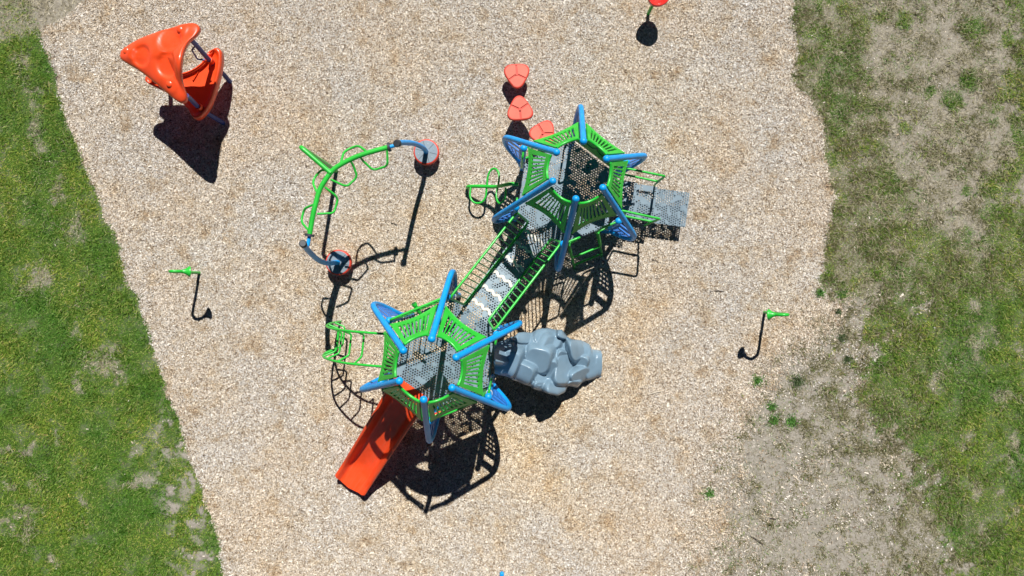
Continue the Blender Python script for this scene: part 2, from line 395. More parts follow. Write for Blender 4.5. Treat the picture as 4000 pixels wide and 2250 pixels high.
# ------------------------------------------------------------------ wood chips, grass and straw (uncountable cover)
def island_mat(name, stops, tone=None, rough=0.8, worn=False):
    m, nt, b = mat(name); L = nt.links.new
    g = N(nt, 'ShaderNodeNewGeometry'); r = ramp(nt, stops); L(g.outputs['Random Per Island'], r.inputs[0])
    out = r.outputs[0]
    if tone:
        n1 = N(nt, 'ShaderNodeTexNoise'); n1.inputs['Scale'].default_value = tone[0]; n1.inputs['Detail'].default_value = 5
        L(g.outputs['Position'], n1.inputs['Vector'])
        r2 = ramp(nt, tone[1]); L(n1.outputs[0], r2.inputs[0])
        mx = N(nt, 'ShaderNodeMixRGB', blend_type='MULTIPLY'); mx.inputs[0].default_value = 1
        L(out, mx.inputs[1]); L(r2.outputs[0], mx.inputs[2]); out = mx.outputs[0]
    if worn:
        mp = N(nt, 'ShaderNodeMapping'); mp.vector_type = 'POINT'; mp.inputs['Location'].default_value = (0.1, 0.25, 0); mp.inputs['Scale'].default_value = (0.155, 0.15, 0)
        L(g.outputs['Position'], mp.inputs['Vector'])
        ln = N(nt, 'ShaderNodeVectorMath', operation='LENGTH'); L(mp.outputs[0], ln.inputs[0])
        n4 = N(nt, 'ShaderNodeTexNoise'); n4.inputs['Scale'].default_value = 0.8; n4.inputs['Detail'].default_value = 4; L(g.outputs['Position'], n4.inputs['Vector'])
        ad = N(nt, 'ShaderNodeMath', operation='MULTIPLY_ADD'); L(n4.outputs[0], ad.inputs[0]); ad.inputs[1].default_value = 0.8; L(ln.outputs['Value'], ad.inputs[2])
        r5 = ramp(nt, [(0.52, (1.08, 0.98, 0.80)), (0.72, (1.03, 0.98, 0.89)), (0.98, (0.985, 0.985, 0.99))]); L(ad.outputs[0], r5.inputs[0])
        m5 = N(nt, 'ShaderNodeMixRGB', blend_type='MULTIPLY'); m5.inputs[0].default_value = 1; L(out, m5.inputs[1]); L(r5.outputs[0], m5.inputs[2]); out = m5.outputs[0]
        n6 = N(nt, 'ShaderNodeTexNoise'); n6.inputs['Scale'].default_value = 2.3; n6.inputs['Detail'].default_value = 7; n6.inputs['Roughness'].default_value = 0.62; L(g.outputs['Position'], n6.inputs['Vector'])
        r6 = ramp(nt, [(0.30, (1.06, 1.06, 1.07)), (0.52, (1, 1, 1)), (0.60, (0.93, 0.88, 0.80)), (0.70, (0.74, 0.62, 0.48))]); L(n6.outputs[0], r6.inputs[0])
        m6 = N(nt, 'ShaderNodeMixRGB', blend_type='MULTIPLY'); m6.inputs[0].default_value = 1; L(out, m6.inputs[1]); L(r6.outputs[0], m6.inputs[2]); out = m6.outputs[0]
    L(out, b.inputs['Base Color']); b.inputs['Roughness'].default_value = rough; b.inputs['Specular IOR Level'].default_value = 0.25
    return m

def scatter(n, dens_fn, seed, xr=(-12, 12), yr=(-7.2, 7.2)):
    r = np.random.default_rng(seed)
    x = r.uniform(*xr, n); y = r.uniform(*yr, n)
    keep = r.random(n) < dens_fn(x, y)
    return x[keep], y[keep], r

def inner(x, y):
    px = x * 200 + 2000; py = 1125 - y * 200
    return (px > np.interp(py, LEFT[:, 0], LEFT[:, 1]) + 90) & (px < np.interp(py, RIGHT[:, 0], RIGHT[:, 1]) - 90) & (px < np.where(py > 1000, np.interp(py, DIRT[:, 0], DIRT[:, 1]) - 320, 9999)) & (px > 640 - py * 2)
def outside(fn):
    def f(x, y):
        o = np.zeros_like(x); k = ~inner(x, y); o[k] = fn(x[k], y[k]); return o
    return f
def chips():
    def dens(x, y):
        o = np.ones_like(x); k = ~inner(x, y); o[k] = dens_edge(x[k], y[k]); return o
    def dens_edge(x, y):
        g, d, dm, br, scr, ud = masks(x, y)
        return np.clip(1 - dm, 0, 1) + scr * (0.05 + 0.26 * sstep(0.42, 0.64, fbm(x, y, 1.6, 90))) + 0.008 * dm * (1 - g) * (1 - ud) + 0.006 * ud
    x, y, r = scatter(2100000, dens, 5, (-10.4, 8.8), (-6.4, 6.4)); n = len(x)
    Ln = r.gamma(4, 0.0057, n).clip(0.007, 0.09) * 0.5; W = Ln * r.uniform(0.18, 0.48, n) + 0.0015
    a = r.uniform(0, 2 * PI, n); t = r.normal(0, 0.19, n); t2 = r.normal(0, 0.30, n)
    z = ground_z(x, y) + r.uniform(0.004, 0.018, n)
    ux, uy, uz = np.cos(a) * np.cos(t), np.sin(a) * np.cos(t), np.sin(t)
    vx, vy, vz = -np.sin(a) * np.cos(t2), np.cos(a) * np.cos(t2), np.sin(t2)
    co = np.empty((n, 4, 3))
    for k, (su, sv) in enumerate(((-1, -1), (1, -0.7), (0.9, 0.9), (-1, 1))):
        co[:, k, 0] = x + ux * Ln * su + vx * W * sv; co[:, k, 1] = y + uy * Ln * su + vy * W * sv; co[:, k, 2] = z + uz * Ln * su + vz * W * sv
    me = bpy.data.meshes.new('wood_chips'); fill_mesh(me, co.reshape(-1, 3), np.arange(n * 4).reshape(n, 4))
    me.materials.append(island_mat('wood_chip', [(0, (0.12, 0.09, 0.065)), (0.08, (0.27, 0.20, 0.135)), (0.24, (0.45, 0.36, 0.255)), (0.44, (0.52, 0.46, 0.385)), (0.62, (0.59, 0.565, 0.53)), (0.82, (0.74, 0.66, 0.54)), (1, (0.92, 0.87, 0.78))],
        (0.55, [(0.3, (0.93, 0.96, 1.02)), (0.5, (0.97, 0.95, 0.93)), (0.7, (1.0, 0.92, 0.82))]), 0.7, True))
    o = bpy.data.objects.new('wood_chips', me); C.objects.link(o)
    tag(o, 'loose pale wood chips covering the playground bed', 'wood chips', kind='stuff'); print('chips', n)
chips()

def blades(name, n, dens, seed, ln, wd, lean, m, label, cat, xr=(-12, 12)):
    x, y, r = scatter(n, outside(dens), seed, xr, (-6.8, 6.8)); n = len(x)
    L_ = r.uniform(*ln, n) * (0.55 + 1.1 * sstep(.35, .65, fbm(x, y, 4.5, 301, 3))); W = r.uniform(*wd, n) * 0.5; a = r.uniform(0, 2 * PI, n); th = R(lean[0]) + r.random(n) * R(lean[1] - lean[0])
    z = ground_z(x, y) - 0.003
    ux, uy = np.cos(a), np.sin(a)
    co = np.empty((n, 5, 3))
    bend = r.uniform(0.1, 0.5, n)
    for k, (t, s) in enumerate(((0, 1), (0, -1), (0.55, -0.8), (1, 0), (0.55, 0.8))):
        rr = L_ * t * np.sin(th + bend * t * 0.8); hh = L_ * t * np.cos(np.minimum(th + bend * t * 0.8, 1.5))
        co[:, k, 0] = x + ux * rr - uy * W * s; co[:, k, 1] = y + uy * rr + ux * W * s; co[:, k, 2] = z + hh + 0.004
    me = bpy.data.meshes.new(name); fill_mesh(me, co.reshape(-1, 3), np.arange(n * 5).reshape(n, 5))
    me.materials.append(m); o = bpy.data.objects.new(name, me); C.objects.link(o)
    tag(o, label, cat, kind='stuff'); print(name, n); return o

m_grass = island_mat('grass_blade', [(0, (0.042, 0.120, 0.010)), (0.35, (0.084, 0.192, 0.017)), (0.7, (0.138, 0.255, 0.029)), (0.88, (0.23, 0.335, 0.048)), (1, (0.46, 0.43, 0.17))],
    (0.85, [(0.36, (0.70, 0.90, 0.80)), (0.5, (1.08, 1.03, 1.0)), (0.62, (1.5, 1.22, 1.1))]), 0.6)
m_straw = island_mat('straw_blade', [(0, (0.22, 0.19, 0.115)), (0.5, (0.40, 0.355, 0.24)), (1, (0.62, 0.56, 0.40))], None, 0.7)
m_olive = island_mat('brown_grass_blade', [(0, (0.085, 0.085, 0.03)), (0.5, (0.15, 0.145, 0.055)), (1, (0.25, 0.23, 0.11))], None, 0.7)
blades('grass', 1500000, lambda x, y: masks(x, y)[0] * 0.95, 21, (0.03, 0.08), (0.004, 0.010), (30, 84), m_grass, 'green grass growing thick at left and in patches at right', 'grass')
blades('dry_grass', 900000, lambda x, y: masks(x, y)[1] * 0.75, 22, (0.04, 0.11), (0.003, 0.007), (50, 86), m_straw, 'pale straw and dead grass lying among the turf', 'dry grass')
blades('brown_grass', 900000, lambda x, y: masks(x, y)[3] * 0.62, 23, (0.03, 0.07), (0.004, 0.008), (35, 82), m_olive, 'brownish sparse grass over the dry ground at right', 'brown grass', (3.0, 11.5))

# ================================================================== play structure
TOW = {'low': (Vector((-1.165, -1.123, 0)), 1.40), 'up': (Vector((0.985, 1.718, 0)), 0.90)}
A0 = 82.5
ps = thing('play_structure', 'green and blue play structure of two hexagonal towers joined by a sloping bridge', 'play structure', (-0.1, 0.3, 0))
def ang(k): return R(A0 - 60 * k)
def TP(t, k, r, z, off=0.0):
    """tower point: corner k, radius r, height above deck z, sideways offset"""
    c, hd = TOW[t]; a = ang(k)
    return c + Vector((math.cos(a) * r - math.sin(a) * off, math.sin(a) * r + math.cos(a) * off, hd + z))
HORN = [(1.03, -0.62), (1.06, -0.42), (1.125, -0.25), (1.25, -0.05), (1.36, 0.21), (1.402, 0.48), (1.375, 0.77), (1.275, 1.01), (1.08, 1.335), (0.80, 1.79), (0.60, 2.115), (0.425, 2.40)]
HP = cat_rom([(r, 0, z) for r, z in HORN], 8)
def horn_r(z):
    zs = [p.z for p in HP]; rs = [p.x for p in HP]
    return float(np.interp(z, zs, rs))
ARM0 = (0.425, 2.40); ARM1 = (1.20, 1.14)
def arm(f): return (ARM0[0] + (1.30 - .425) * f, ARM0[1] - 1.42 * f)

def tower(t):
    c, hd = TOW[t]
    for k in range(6):
        m = MB(); m.tube([TP(t, k, 0.995, -hd - 0.05), TP(t, k, 0.995, 0.98)], 0.047, 14)
        p = m.build('post', 'blue', ps)
        MB().sphere(TP(t, k, 0.995, 1.02), 0.062).build('ball_cap', 'blue', p)
        for z in (-0.12, 0.62): MB().tube([TP(t, k, 0.995, z - 0.035), TP(t, k, 0.995, z + 0.035)], 0.055, 14).build('clamp', 'steel', p)
        h = MB().tube([TP(t, k, q.x, q.z) for q in HP], 0.047, 14).build('arched_post', 'blue', ps)
        MB().sphere(TP(t, k, 0.425, 2.40), 0.056).build('ball_cap', 'blue', h)
        # perforated wing panel between post and arch
        zs = [-0.10, 0.02, 0.09, 0.13, 0.20, 0.24, 0.31, 0.35, 0.42, 0.50, 0.56, 0.72, 0.78, 0.90]
        us = [0, 0.12, 0.32, 0.40, 0.60, 0.68, 0.88, 1.0]
        rows = [[TP(t, k, 1.05 + (horn_r(z) - 0.03 - 1.05) * u, z) for u in us] for z in zs]
        sk = lambda i, j: (i in (1, 3, 5, 7) and j in (1, 3, 5)) or (i == 10 and 1 <= j <= 5)
        MB().grid(rows, sk).build('wing_panel', 'blue_plastic', h, smooth=False, solid=0.022)
        # roof panel between this arm and the next
        k2 = k + 1
        f0, f1 = 0.05, 0.50
        nu = 8 * 2 + 1
        ub = [0, 0.10]
        for q in range(8): ub += [0.10 + (q + 0.0) * 0.1 + 0.028, 0.10 + q * 0.1 + 0.072]
        ub = [0.0, 0.05] + [x for q in range(8) for x in (0.10 + q * 0.1 + 0.021, 0.10 + q * 0.1 + 0.079)] + [0.95, 1.0]
        vb = [0, 0.08, 0.16, 0.35, 0.5, 0.65, 0.84, 0.92, 1.0]
        def pt(u, v):
            e = 4 * u * (1 - u); v0 = 0.09 * e; v1 = 1 - 0.14 * e; vv = v0 + (v1 - v0) * v
            f = f0 + (f1 - f0) * vv; r, z = arm(f)
            a = TP(t, k, r, z, -0.064); b = TP(t, k2, r, z, 0.064)
            return a.lerp(b, u)
        rows = [[pt(u, v) for u in ub] for v in vb]
        slotc = set(2 + 2 * q for q in range(8))
        def sk2(i, j): return j in slotc and 2 <= i <= 5
        def sk3(i, j): return j in slotc and 2 <= i <= 5
        panel = MB().grid(rows, sk3).build('roof_panel', 'green_board', ps, smooth=False, solid=0.024)
        e0 = [pt(i / 16, 0.0) for i in range(17)]; e1 = [pt(i / 16, 1.0) for i in range(17)]
        MB().tube(e0, 0.021, 10).build('inner_rail', 'green', panel)
        MB().tube(e1, 0.015, 8).build('outer_rim', 'green_board', panel)
    # deck in two halves with a seam
    cor = [TP(t, k, 0.955, 0) for k in range(6)]
    d = Vector((math.cos(R(52.5)), math.sin(R(52.5)), 0)) * 0.006
    for side, idx in ((1, (2, 1, 0, 5)), (-1, (5, 4, 3, 2))):
        poly = [cor[i] + d * side for i in idx]
        q = sum(poly, Vector()) / 4
        if (poly[1] - poly[0]).cross(poly[2] - poly[0]).z < 0: poly = poly[::-1]
        m = MB(); n = 4
        top = [Vector((p.x, p.y, hd)) for p in poly]; bot = [Vector((p.x, p.y, hd - 0.05)) for p in poly]
        m.add(top + bot, [(0, 1, 2, 3), (7, 6, 5, 4)] + [(i, i + 4, (i + 1) % 4 + 4, (i + 1) % 4) for i in range(4)])
        m.build('deck', 'deck', ps, smooth=False)
tower('low'); tower('up')

def edge_pt(t, k, u, z, out=0.0):
    a = TP(t, k, 0.995, z); b = TP(t, k + 1, 0.995, z); n = R(A0 - 60 * k - 30)
    return a.lerp(b, u) + Vector((math.cos(n), math.sin(n), 0)) * out
def hand_loops(t, k, w=0.16, z0=0.08, z1=1.02):
    for u0, u1 in ((0.05, w), (0.95, 1 - w)):
        pts = fillet([edge_pt(t, k, u0, z0), edge_pt(t, k, u1, z0), edge_pt(t, k, u1, z1), edge_pt(t, k, u0, z1)], 0.08)
        MB().tube(pts, 0.019, 10).build('hand_loop', 'green', ps)
def bar_barrier(t, k, n=8, z0=0.08, z1=1.20):
    pts = fillet([edge_pt(t, k, 0.05, z0), edge_pt(t, k, 0.95, z0), edge_pt(t, k, 0.95, z1), edge_pt(t, k, 0.05, z1)], 0.06, closed=True)
    b = MB().tube(pts, 0.020, 10, closed=True).build('barrier', 'green', ps)
    for i in range(1, n): MB().tube([edge_pt(t, k, 0.05 + 0.9 * i / n, z0), edge_pt(t, k, 0.05 + 0.9 * i / n, z1)], 0.011, 8).build('bar', 'green', b)
    return b

# lower tower edges: 0 bridge side (A-B), 1 rock wall (B-C), 2 play panel (C-D), 3 slide (D-E), 4 arch ladder (E-F), 5 barrier with telescope (F-A)
hand_loops('low', 1); hand_loops('low', 4, 0.13)
b = bar_barrier('low', 5)
sc_ = edge_pt('low', 5, 0.52, 0.0)
tel = MB(); a_ = edge_pt('low', 5, 0.52, 1.12, -0.10); e_ = edge_pt('low', 5, 0.50, 1.20, 0.07)
dr = (e_ - a_).normalized()
tel.tube([a_ - dr * 0.12, a_ - dr * 0.1, a_ + dr * 0.02, a_ + dr * 0.03, e_ - dr * 0.02, e_ - dr * 0.015, e_ + dr * 0.03], lambda i: (0.026, 0.026, 0.026, 0.032, 0.032, 0.042, 0.042)[i], 14)
tl = tel.build('telescope', 'green', ps)
MB().tube([e_ + dr * 0.0305, e_ + dr * 0.034], 0.034, 14).build('lens', 'green_dark', tl)
MB().tube([edge_pt('low', 5, 0.52, 1.06), edge_pt('low', 5, 0.52, 1.13)], 0.02, 10).build('mount', 'green', tl)

# play panel on the SE side of the lower tower
def panel_board(t, k, z0, z1, m, label=None, lean=0.0):
    n = R(A0 - 60 * k - 30); nv = Vector((math.cos(n), math.sin(n), 0))
    mbd = MB()
    q = [edge_pt(t, k, 0.055, z0), edge_pt(t, k, 0.945, z0)] + [edge_pt(t, k, 0.5 + 0.445 * c_, z1 - 0.15 * c_ * c_) for c_ in np.linspace(1, -1, 13)]
    f = [p + nv * (0.011 + lean * (p.z - q[0].z)) for p in q]; bk = [p - nv * (0.011 - lean * (p.z - q[0].z)) for p in q]
    n_ = len(q); mbd.add(f + bk, [tuple(range(n_)), tuple(range(2 * n_ - 1, n_ - 1, -1))] + [(i, i + n_, (i + 1) % n_ + n_, (i + 1) % n_) for i in range(n_)])
    return mbd.build('play_panel' if label else 'solid_barrier', m, ps, smooth=False, label=label), nv
pp, nv = panel_board('low', 2, 0.05, 1.48, 'green_board', 'green panel with raised dark loops and red sliding beads', -0.045)
for (u, z, r1, r2) in ((0.30, 1.0, 0.20, 0.19), (0.30, 1.0, 0.13, 0.12), (0.64, 0.95, 0.17, 0.2), (0.64, 0.95, 0.10, 0.12)):
    pts = [edge_pt('low', 2, u + r1 * math.cos(a), z + r2 * math.sin(a) * 1.3, -0.014 - 0.045 * (z + r2 * math.sin(a) * 1.3)) for a in np.linspace(0, 2 * PI, 29)[:-1]]
    MB().tube(pts, 0.012, 8, closed=True).build('raised_loop', 'green_dark', pp)
pts = [edge_pt('low', 2, u, 1.22 + 0.04 * math.sin(u * 14), -0.066) for u in np.linspace(0.1, 0.9, 30)]
MB().tube(pts, 0.010, 8).build('raised_loop', 'green_dark', pp)
for u in (0.775, 0.81, 0.845):
    MB().sphere(edge_pt('low', 2, u, 1.27, -0.085), 0.038, 12, 8).build('red_bead', 'red', pp)
MB().tube([edge_pt('low', 2, 0.5 + 0.44 * c_, 1.485 - 0.15 * c_ * c_, -0.064) for c_ in np.linspace(1, -1, 13)], 0.018, 10).build('top_rail', 'green', pp)

# upper tower edges: 0 solid barrier (N-NE), 1 transfer steps (NE-SE), 2 step ladder (SE-S), 3 bridge, 4 squiggle climber (SW-NW), 5 stepping pods (NW-N)
sb, nv = panel_board('up', 0, 0.04, 1.44, 'green_board', None, -0.045)
for u, z in ((0.33, 0.7), (0.6, 0.7)):
    pts = [edge_pt('up', 0, u + 0.13 * math.cos(a), z + 0.22 * math.sin(a), -0.013 - 0.045 * (z + 0.22 * math.sin(a))) for a in np.linspace(0, 2 * PI, 25)[:-1]]
    MB().tube(pts, 0.012, 8, closed=True).build('raised_ring', 'green_dark', sb)
MB().tube([edge_pt('up', 0, 0.5 + 0.44 * c_, 1.445 - 0.15 * c_ * c_, -0.063) for c_ in np.linspace(1, -1, 13)], 0.018, 10).build('top_rail', 'green', sb)
hand_loops('up', 4); hand_loops('up', 5); hand_loops('up', 2, 0.30)
# hood panel over the slide mouth, arched below
us_ = [0.05, 0.14, 0.20, 0.26, 0.32, 0.38, 0.44, 0.50, 0.56, 0.62, 0.68, 0.74, 0.80, 0.86, 0.95]
rows = []
for v in (0, 0.2, 0.5, 0.8, 1.0):
    rows.append([edge_pt('low', 3, u, (0.62 + 0.20 * (1 - ((u - .5) / .45) ** 2)) * (1 - v) + (1.48 - 0.15 * ((u - .5) / .45) ** 2) * v, -0.06 * v) for u in us_])
hood = MB().grid(rows).build('slide_hood', 'green_board', ps, smooth=False, solid=0.02)
MB().tube([edge_pt('low', 3, u, 1.485 - 0.15 * ((u - .5) / .45) ** 2, -0.06) for u in us_], 0.018, 10).build('top_rail', 'green', hood)
hand_loops('low', 3, 0.12, 0.05, 0.6)

# step ladder on the south side of the upper tower
lad = MB()
for z, out in ((-0.42, 0.26), (-0.66, 0.40)):
    pts = fillet([edge_pt('up', 2, 0.80, z + 0.36, 0.02), edge_pt('up', 2, 0.80, z, out), edge_pt('up', 2, 0.22, z, out), edge_pt('up', 2, 0.22, z + 0.36, 0.02)], 0.05)
    lad.tube(pts, 0.020, 10)
lad.tube(fillet([edge_pt('up', 2, 0.80, -0.66, 0.40), edge_pt('up', 2, 0.80, -0.92, 0.46)], 0.05), 0.02, 10)
lad.tube(fillet([edge_pt('up', 2, 0.22, -0.66, 0.40), edge_pt('up', 2, 0.22, -0.92, 0.46)], 0.05), 0.02, 10)
lad.build('step_ladder', 'green', ps)

# ------------------------------------------------------------------ bridge
E0 = edge_pt('low', 0, 0.5, 0); E1 = edge_pt('up', 3, 0.5, 0)
bd = (E1 - E0); bh = Vector((bd.x, bd.y, 0)).normalized(); bn = Vector((-bh.y, bh.x, 0))
def BP(t, w, z=0.0): return E0 + bd * t + bn * w + Vector((0, 0, z))
br = MB(); 
for w in (-0.26, 0.23): br.slab([BP(-0.02, w + 0.03, -0.055), BP(-0.02, w - 0.03, -0.055), BP(1.02, w - 0.03, -0.055), BP(1.02, w + 0.03, -0.055)], 0.07)
br.slab([BP(0.46, 0.24, -0.056), BP(0.46, -0.27, -0.056), BP(0.54, -0.27, -0.056), BP(0.54, 0.24, -0.056)], 0.05)
bridge = br.build('bridge', 'grey', ps, smooth=False)
for t0, t1 in ((-0.016, 0.497), (0.503, 1.016)):
    MB().slab([BP(t0, 0.27), BP(t0, -0.31), BP(t1, -0.31), BP(t1, 0.27)], 0.05).build('bridge_floor', 'deck', bridge, smooth=False)
for t in (0.09, 0.255, 0.425, 0.61, 0.785, 0.93):
    ctr = [BP(t + 0.014 * (1 if i % 2 else -1), 0.21 - 0.07 * i, 0.004) for i in range(7)]
    ctr = fillet(ctr, 0.02, 3)
    half = 0.024; top, rows = [], []
    for i, p in enumerate(ctr):
        a = ctr[max(0, i - 1)]; b2 = ctr[min(len(ctr) - 1, i + 1)]; d = (b2 - a).normalized(); s = Vector((-d.y, d.x, 0)).normalized() * half
        up = Vector((0, 0, 0.012)); rows.append([p - s, p - s + up, p + s + up, p + s])
    g = MB().grid(rows, closed_u=True)
    g.f.append((3, 2, 1, 0)); L0 = (len(rows) - 1) * 4; g.f.append((L0, L0 + 1, L0 + 2, L0 + 3))
    for p in (ctr[0], ctr[-1]): g.prism([(p.x + 0.03 * math.cos(a), p.y + 0.03 * math.sin(a)) for a in np.linspace(0, 2 * PI, 13)[:-1]], p.z - 0.001, p.z + 0.0135)
    g.build('grip_strip', 'cream', bridge, smooth=False)
for (b0, b1, t0, t1) in (((1814, 1191), (2064, 868), (1757, 1164), (2019, 830)), ((1907, 1252), (2152, 933), (1931, 1290), (2193, 948))):
    q0, q1 = at(*b0, 1.43), at(*b1, 0.95); r0, r1 = at(*t0, 2.24), at(*t1, 1.78)
    loop = fillet([q0, q1, r1, r0], 0.09, closed=True)
    rl = MB().tube(loop, 0.021, 10, closed=True).build('railing', 'green', bridge)
    nb = 17
    for i in range(1, nb):
        f = i / nb
        MB().tube([q0.lerp(q1, f), r0.lerp(r1, f)], 0.0105, 8).build('baluster', 'green', bridge)

# ------------------------------------------------------------------ slide
S0 = at(1608, 1523, 1.40); S1 = at(1372, 1889, 0.20)
sd = Vector((S1.x - S0.x, S1.y - S0.y, 0)); SL = sd.length; sd.normalize(); sn = Vector((-sd.y, sd.x, 0))
path = cat_rom([(-0.05, 0, 1.415), (0.02, 0, 1.41), (0.16, 0, 1.38), (0.45, 0, 1.20), (1.0, 0, 0.85), (1.6, 0, 0.47), (1.95, 0, 0.285), (2.2, 0, 0.225), (SL, 0, 0.20)], 7)
prof = [(-.345, .14), (-.345, .21), (-.328, .235), (-.300, .235), (-.280, .21), (-.235, .09), (-.205, .022), (-.165, .002), (0, 0), (.165, .002), (.205, .022), (.235, .09), (.280, .21), (.300, .235), (.328, .235), (.345, .21), (.345, .14), (.315, .02), (.26, -.04), (-.26, -.04), (-.315, .02)]
rows = []
for i, p in enumerate(path):
    a = path[max(0, i - 1)]; b2 = path[min(len(path) - 1, i + 1)]; T = (b2 - a).normalized(); up = Vector((-T.z, 0, T.x))
    s = p.x / SL; wall = 1.0 if s < 0.68 else 1 - 0.62 * ((s - 0.68) / 0.32) ** 1.3
    wide = 1.0 + 0.06 * max(0, 1 - s * 5); row = []
    for (w, n) in prof:
        nn = n * wall if n > 0.0 else n
        bulge = 0.10 * (1 - (w / .345) ** 2) * max(0, (s - 0.8) / 0.2) if s > 0.8 else 0
        q = p + up * nn
        row.append(Vector((S0.x, S0.y, 0)) + sd * (q.x + bulge) + sn * (w * wide) + Vector((0, 0, q.z)))
    rows.append(row)
g = MB().grid(rows, closed_u=True); npf = len(prof)
g.f.append(tuple(range(npf - 1, -1, -1))); g.f.append(tuple((len(rows) - 1) * npf + i for i in range(npf)))
slide = g.build('slide', 'slide', ps, angle=50)
nt_ = M['slide'].node_tree; bs_ = nt_.nodes['Principled BSDF']; src = bs_.inputs['Base Color'].links[0].from_socket
tc_ = N(nt_, 'ShaderNodeTexCoord'); mp_ = N(nt_, 'ShaderNodeMapping'); mp_.vector_type = 'TEXTURE'
mp_.inputs['Rotation'].default_value = (0, 0, math.atan2(sd.y, sd.x)); mp_.inputs['Scale'].default_value = (1.0, 0.06, 1.0)
nt_.links.new(tc_.outputs['Object'], mp_.inputs['Vector'])
ns_ = N(nt_, 'ShaderNodeTexNoise'); ns_.inputs['Scale'].default_value = 2.4; ns_.inputs['Detail'].default_value = 5; nt_.links.new(mp_.outputs[0], ns_.inputs['Vector'])
rs_ = ramp(nt_, [(0.50, (0, 0, 0)), (0.72, (0.28, 0.28, 0.28))]); nt_.links.new(ns_.outputs[0], rs_.inputs[0])
ms_ = N(nt_, 'ShaderNodeMixRGB'); nt_.links.new(rs_.outputs[0], ms_.inputs[0]); nt_.links.new(src, ms_.inputs[1]); ms_.inputs[2].default_value = (0.62, 0.17, 0.09, 1)
nt_.links.new(ms_.outputs[0], bs_.inputs['Base Color'])
pm = S0 + sd * 2.0
MB().tube([Vector((pm.x, pm.y, -0.03)), Vector((pm.x, pm.y, 0.24))], 0.035, 10).build('support_leg', 'charcoal', slide)

# ------------------------------------------------------------------ moulded rock climber
top_px = [(1930, 1342), (1970, 1330), (2010, 1315), (2023, 1300), (2050, 1299), (2078, 1303), (2098, 1290), (2133, 1281), (2171, 1290), (2195, 1287), (2219, 1317), (2230, 1324), (2274, 1331), (2309, 1348), (2314, 1367), (2352, 1372)]
bot_px = [(1928, 1466), (1953, 1473), (1985, 1477), (2002, 1490), (2043, 1504), (2105, 1529), (2136, 1531), (2178, 1543), (2209, 1535), (2223, 1512), (2260, 1523), (2271, 1507), (2309, 1490), (2340, 1480)]
def plane_h(x): return 1.32 - 0.585 * (x + 0.27)
def solve(px, py):
    h = 0.7
    for _ in range(8): h = max(0.06, plane_h(at(px, py, h).x))
    return at(px, py, h)
tp = [solve(*p) for p in top_px]; bp_ = [solve(*p) for p in bot_px]
bo = [(590,340,105,65,.1),(580,485,120,85,0),(400,640,95,150,.35),(850,330,150,110,.3),(945,470,165,115,.5),(720,600,130,135,.2),(1020,690,95,150,.15),(880,740,58,135,.05),(1170,470,80,115,-.2),(1285,500,60,105,-.15),(1355,640,72,180,.12),(1190,645,95,90,.2),(1215,790,115,90,-.3),(540,760,115,115,.4),(640,835,72,65,.2),(755,800,62,85,-.3),(960,905,125,85,0),(780,905,95,62,.2),(1150,880,78,50,.1),(715,390,62,65,0),(1090,790,42,75,.3),(1020,295,65,55,.3),(345,480,110,120,.3),(290,660,70,120,.2),(480,880,90,60,.2),(1000,560,60,60,.4),(1420,680,40,160,.1)]
rb = random.Random(4); BO = []
for (cx, cy, a, b2, ro) in bo:
    p = solve(1850 + cx / 2.898, 1200 + cy / 2.898); sc = (13 - p.z) / 13 / 200 / 2.898
    tk = 0.15 if cx > 1260 else 0.95
    BO.append((p.x, p.y, a * sc * 1.40, b2 * sc * 1.40, -ro, rb.uniform(0.0, 0.20) if cx < 1260 else 0.06, rb.uniform(-tk, tk), rb.uniform(-tk, tk)))
nu, nv_ = 150, 90
us = np.linspace(tp[0].x, max(tp[-1].x, bp_[-1].x), nu)
yt = np.interp(us, [p.x for p in tp], [p.y for p in tp]); yb = np.interp(us, [p.x for p in bp_], [p.y for p in bp_])
ker = np.array([.25, .5, .25])
for _ in range(2):
    yt[1:-1] = np.convolve(yt, ker, 'valid'); yb[1:-1] = np.convolve(yb, ker, 'valid')
rows = []
for v in np.linspace(0, 1, nv_):
    yy = yb + (yt - yb) * v
    z = np.full(nu, -0.03)
    for (cx, cy, a, b2, ro, H, tx, ty) in BO:
        dx, dy = us - cx, yy - cy; c_, s_ = math.cos(ro), math.sin(ro)
        lx, ly = dx * c_ + dy * s_, -dx * s_ + dy * c_
        q = (np.abs(lx / a) ** 3.4 + np.abs(ly / b2) ** 3.4) ** (1 / 3.4)
        z = np.maximum(z, H + tx * lx + ty * ly - 1.25 * np.maximum(0, q - 0.70) ** 1.5)
    edge = np.minimum(np.minimum(v, 1 - v) * (yt - yb), 0.30); drop = -0.16 * np.exp(-(edge / 0.05))
    rows.append(np.stack([us, yy, np.maximum(np.array([plane_h(x) for x in us]) - 0.06 + z + drop, 0.02)], 1))
rows = [[Vector(p) for p in r] for r in rows]
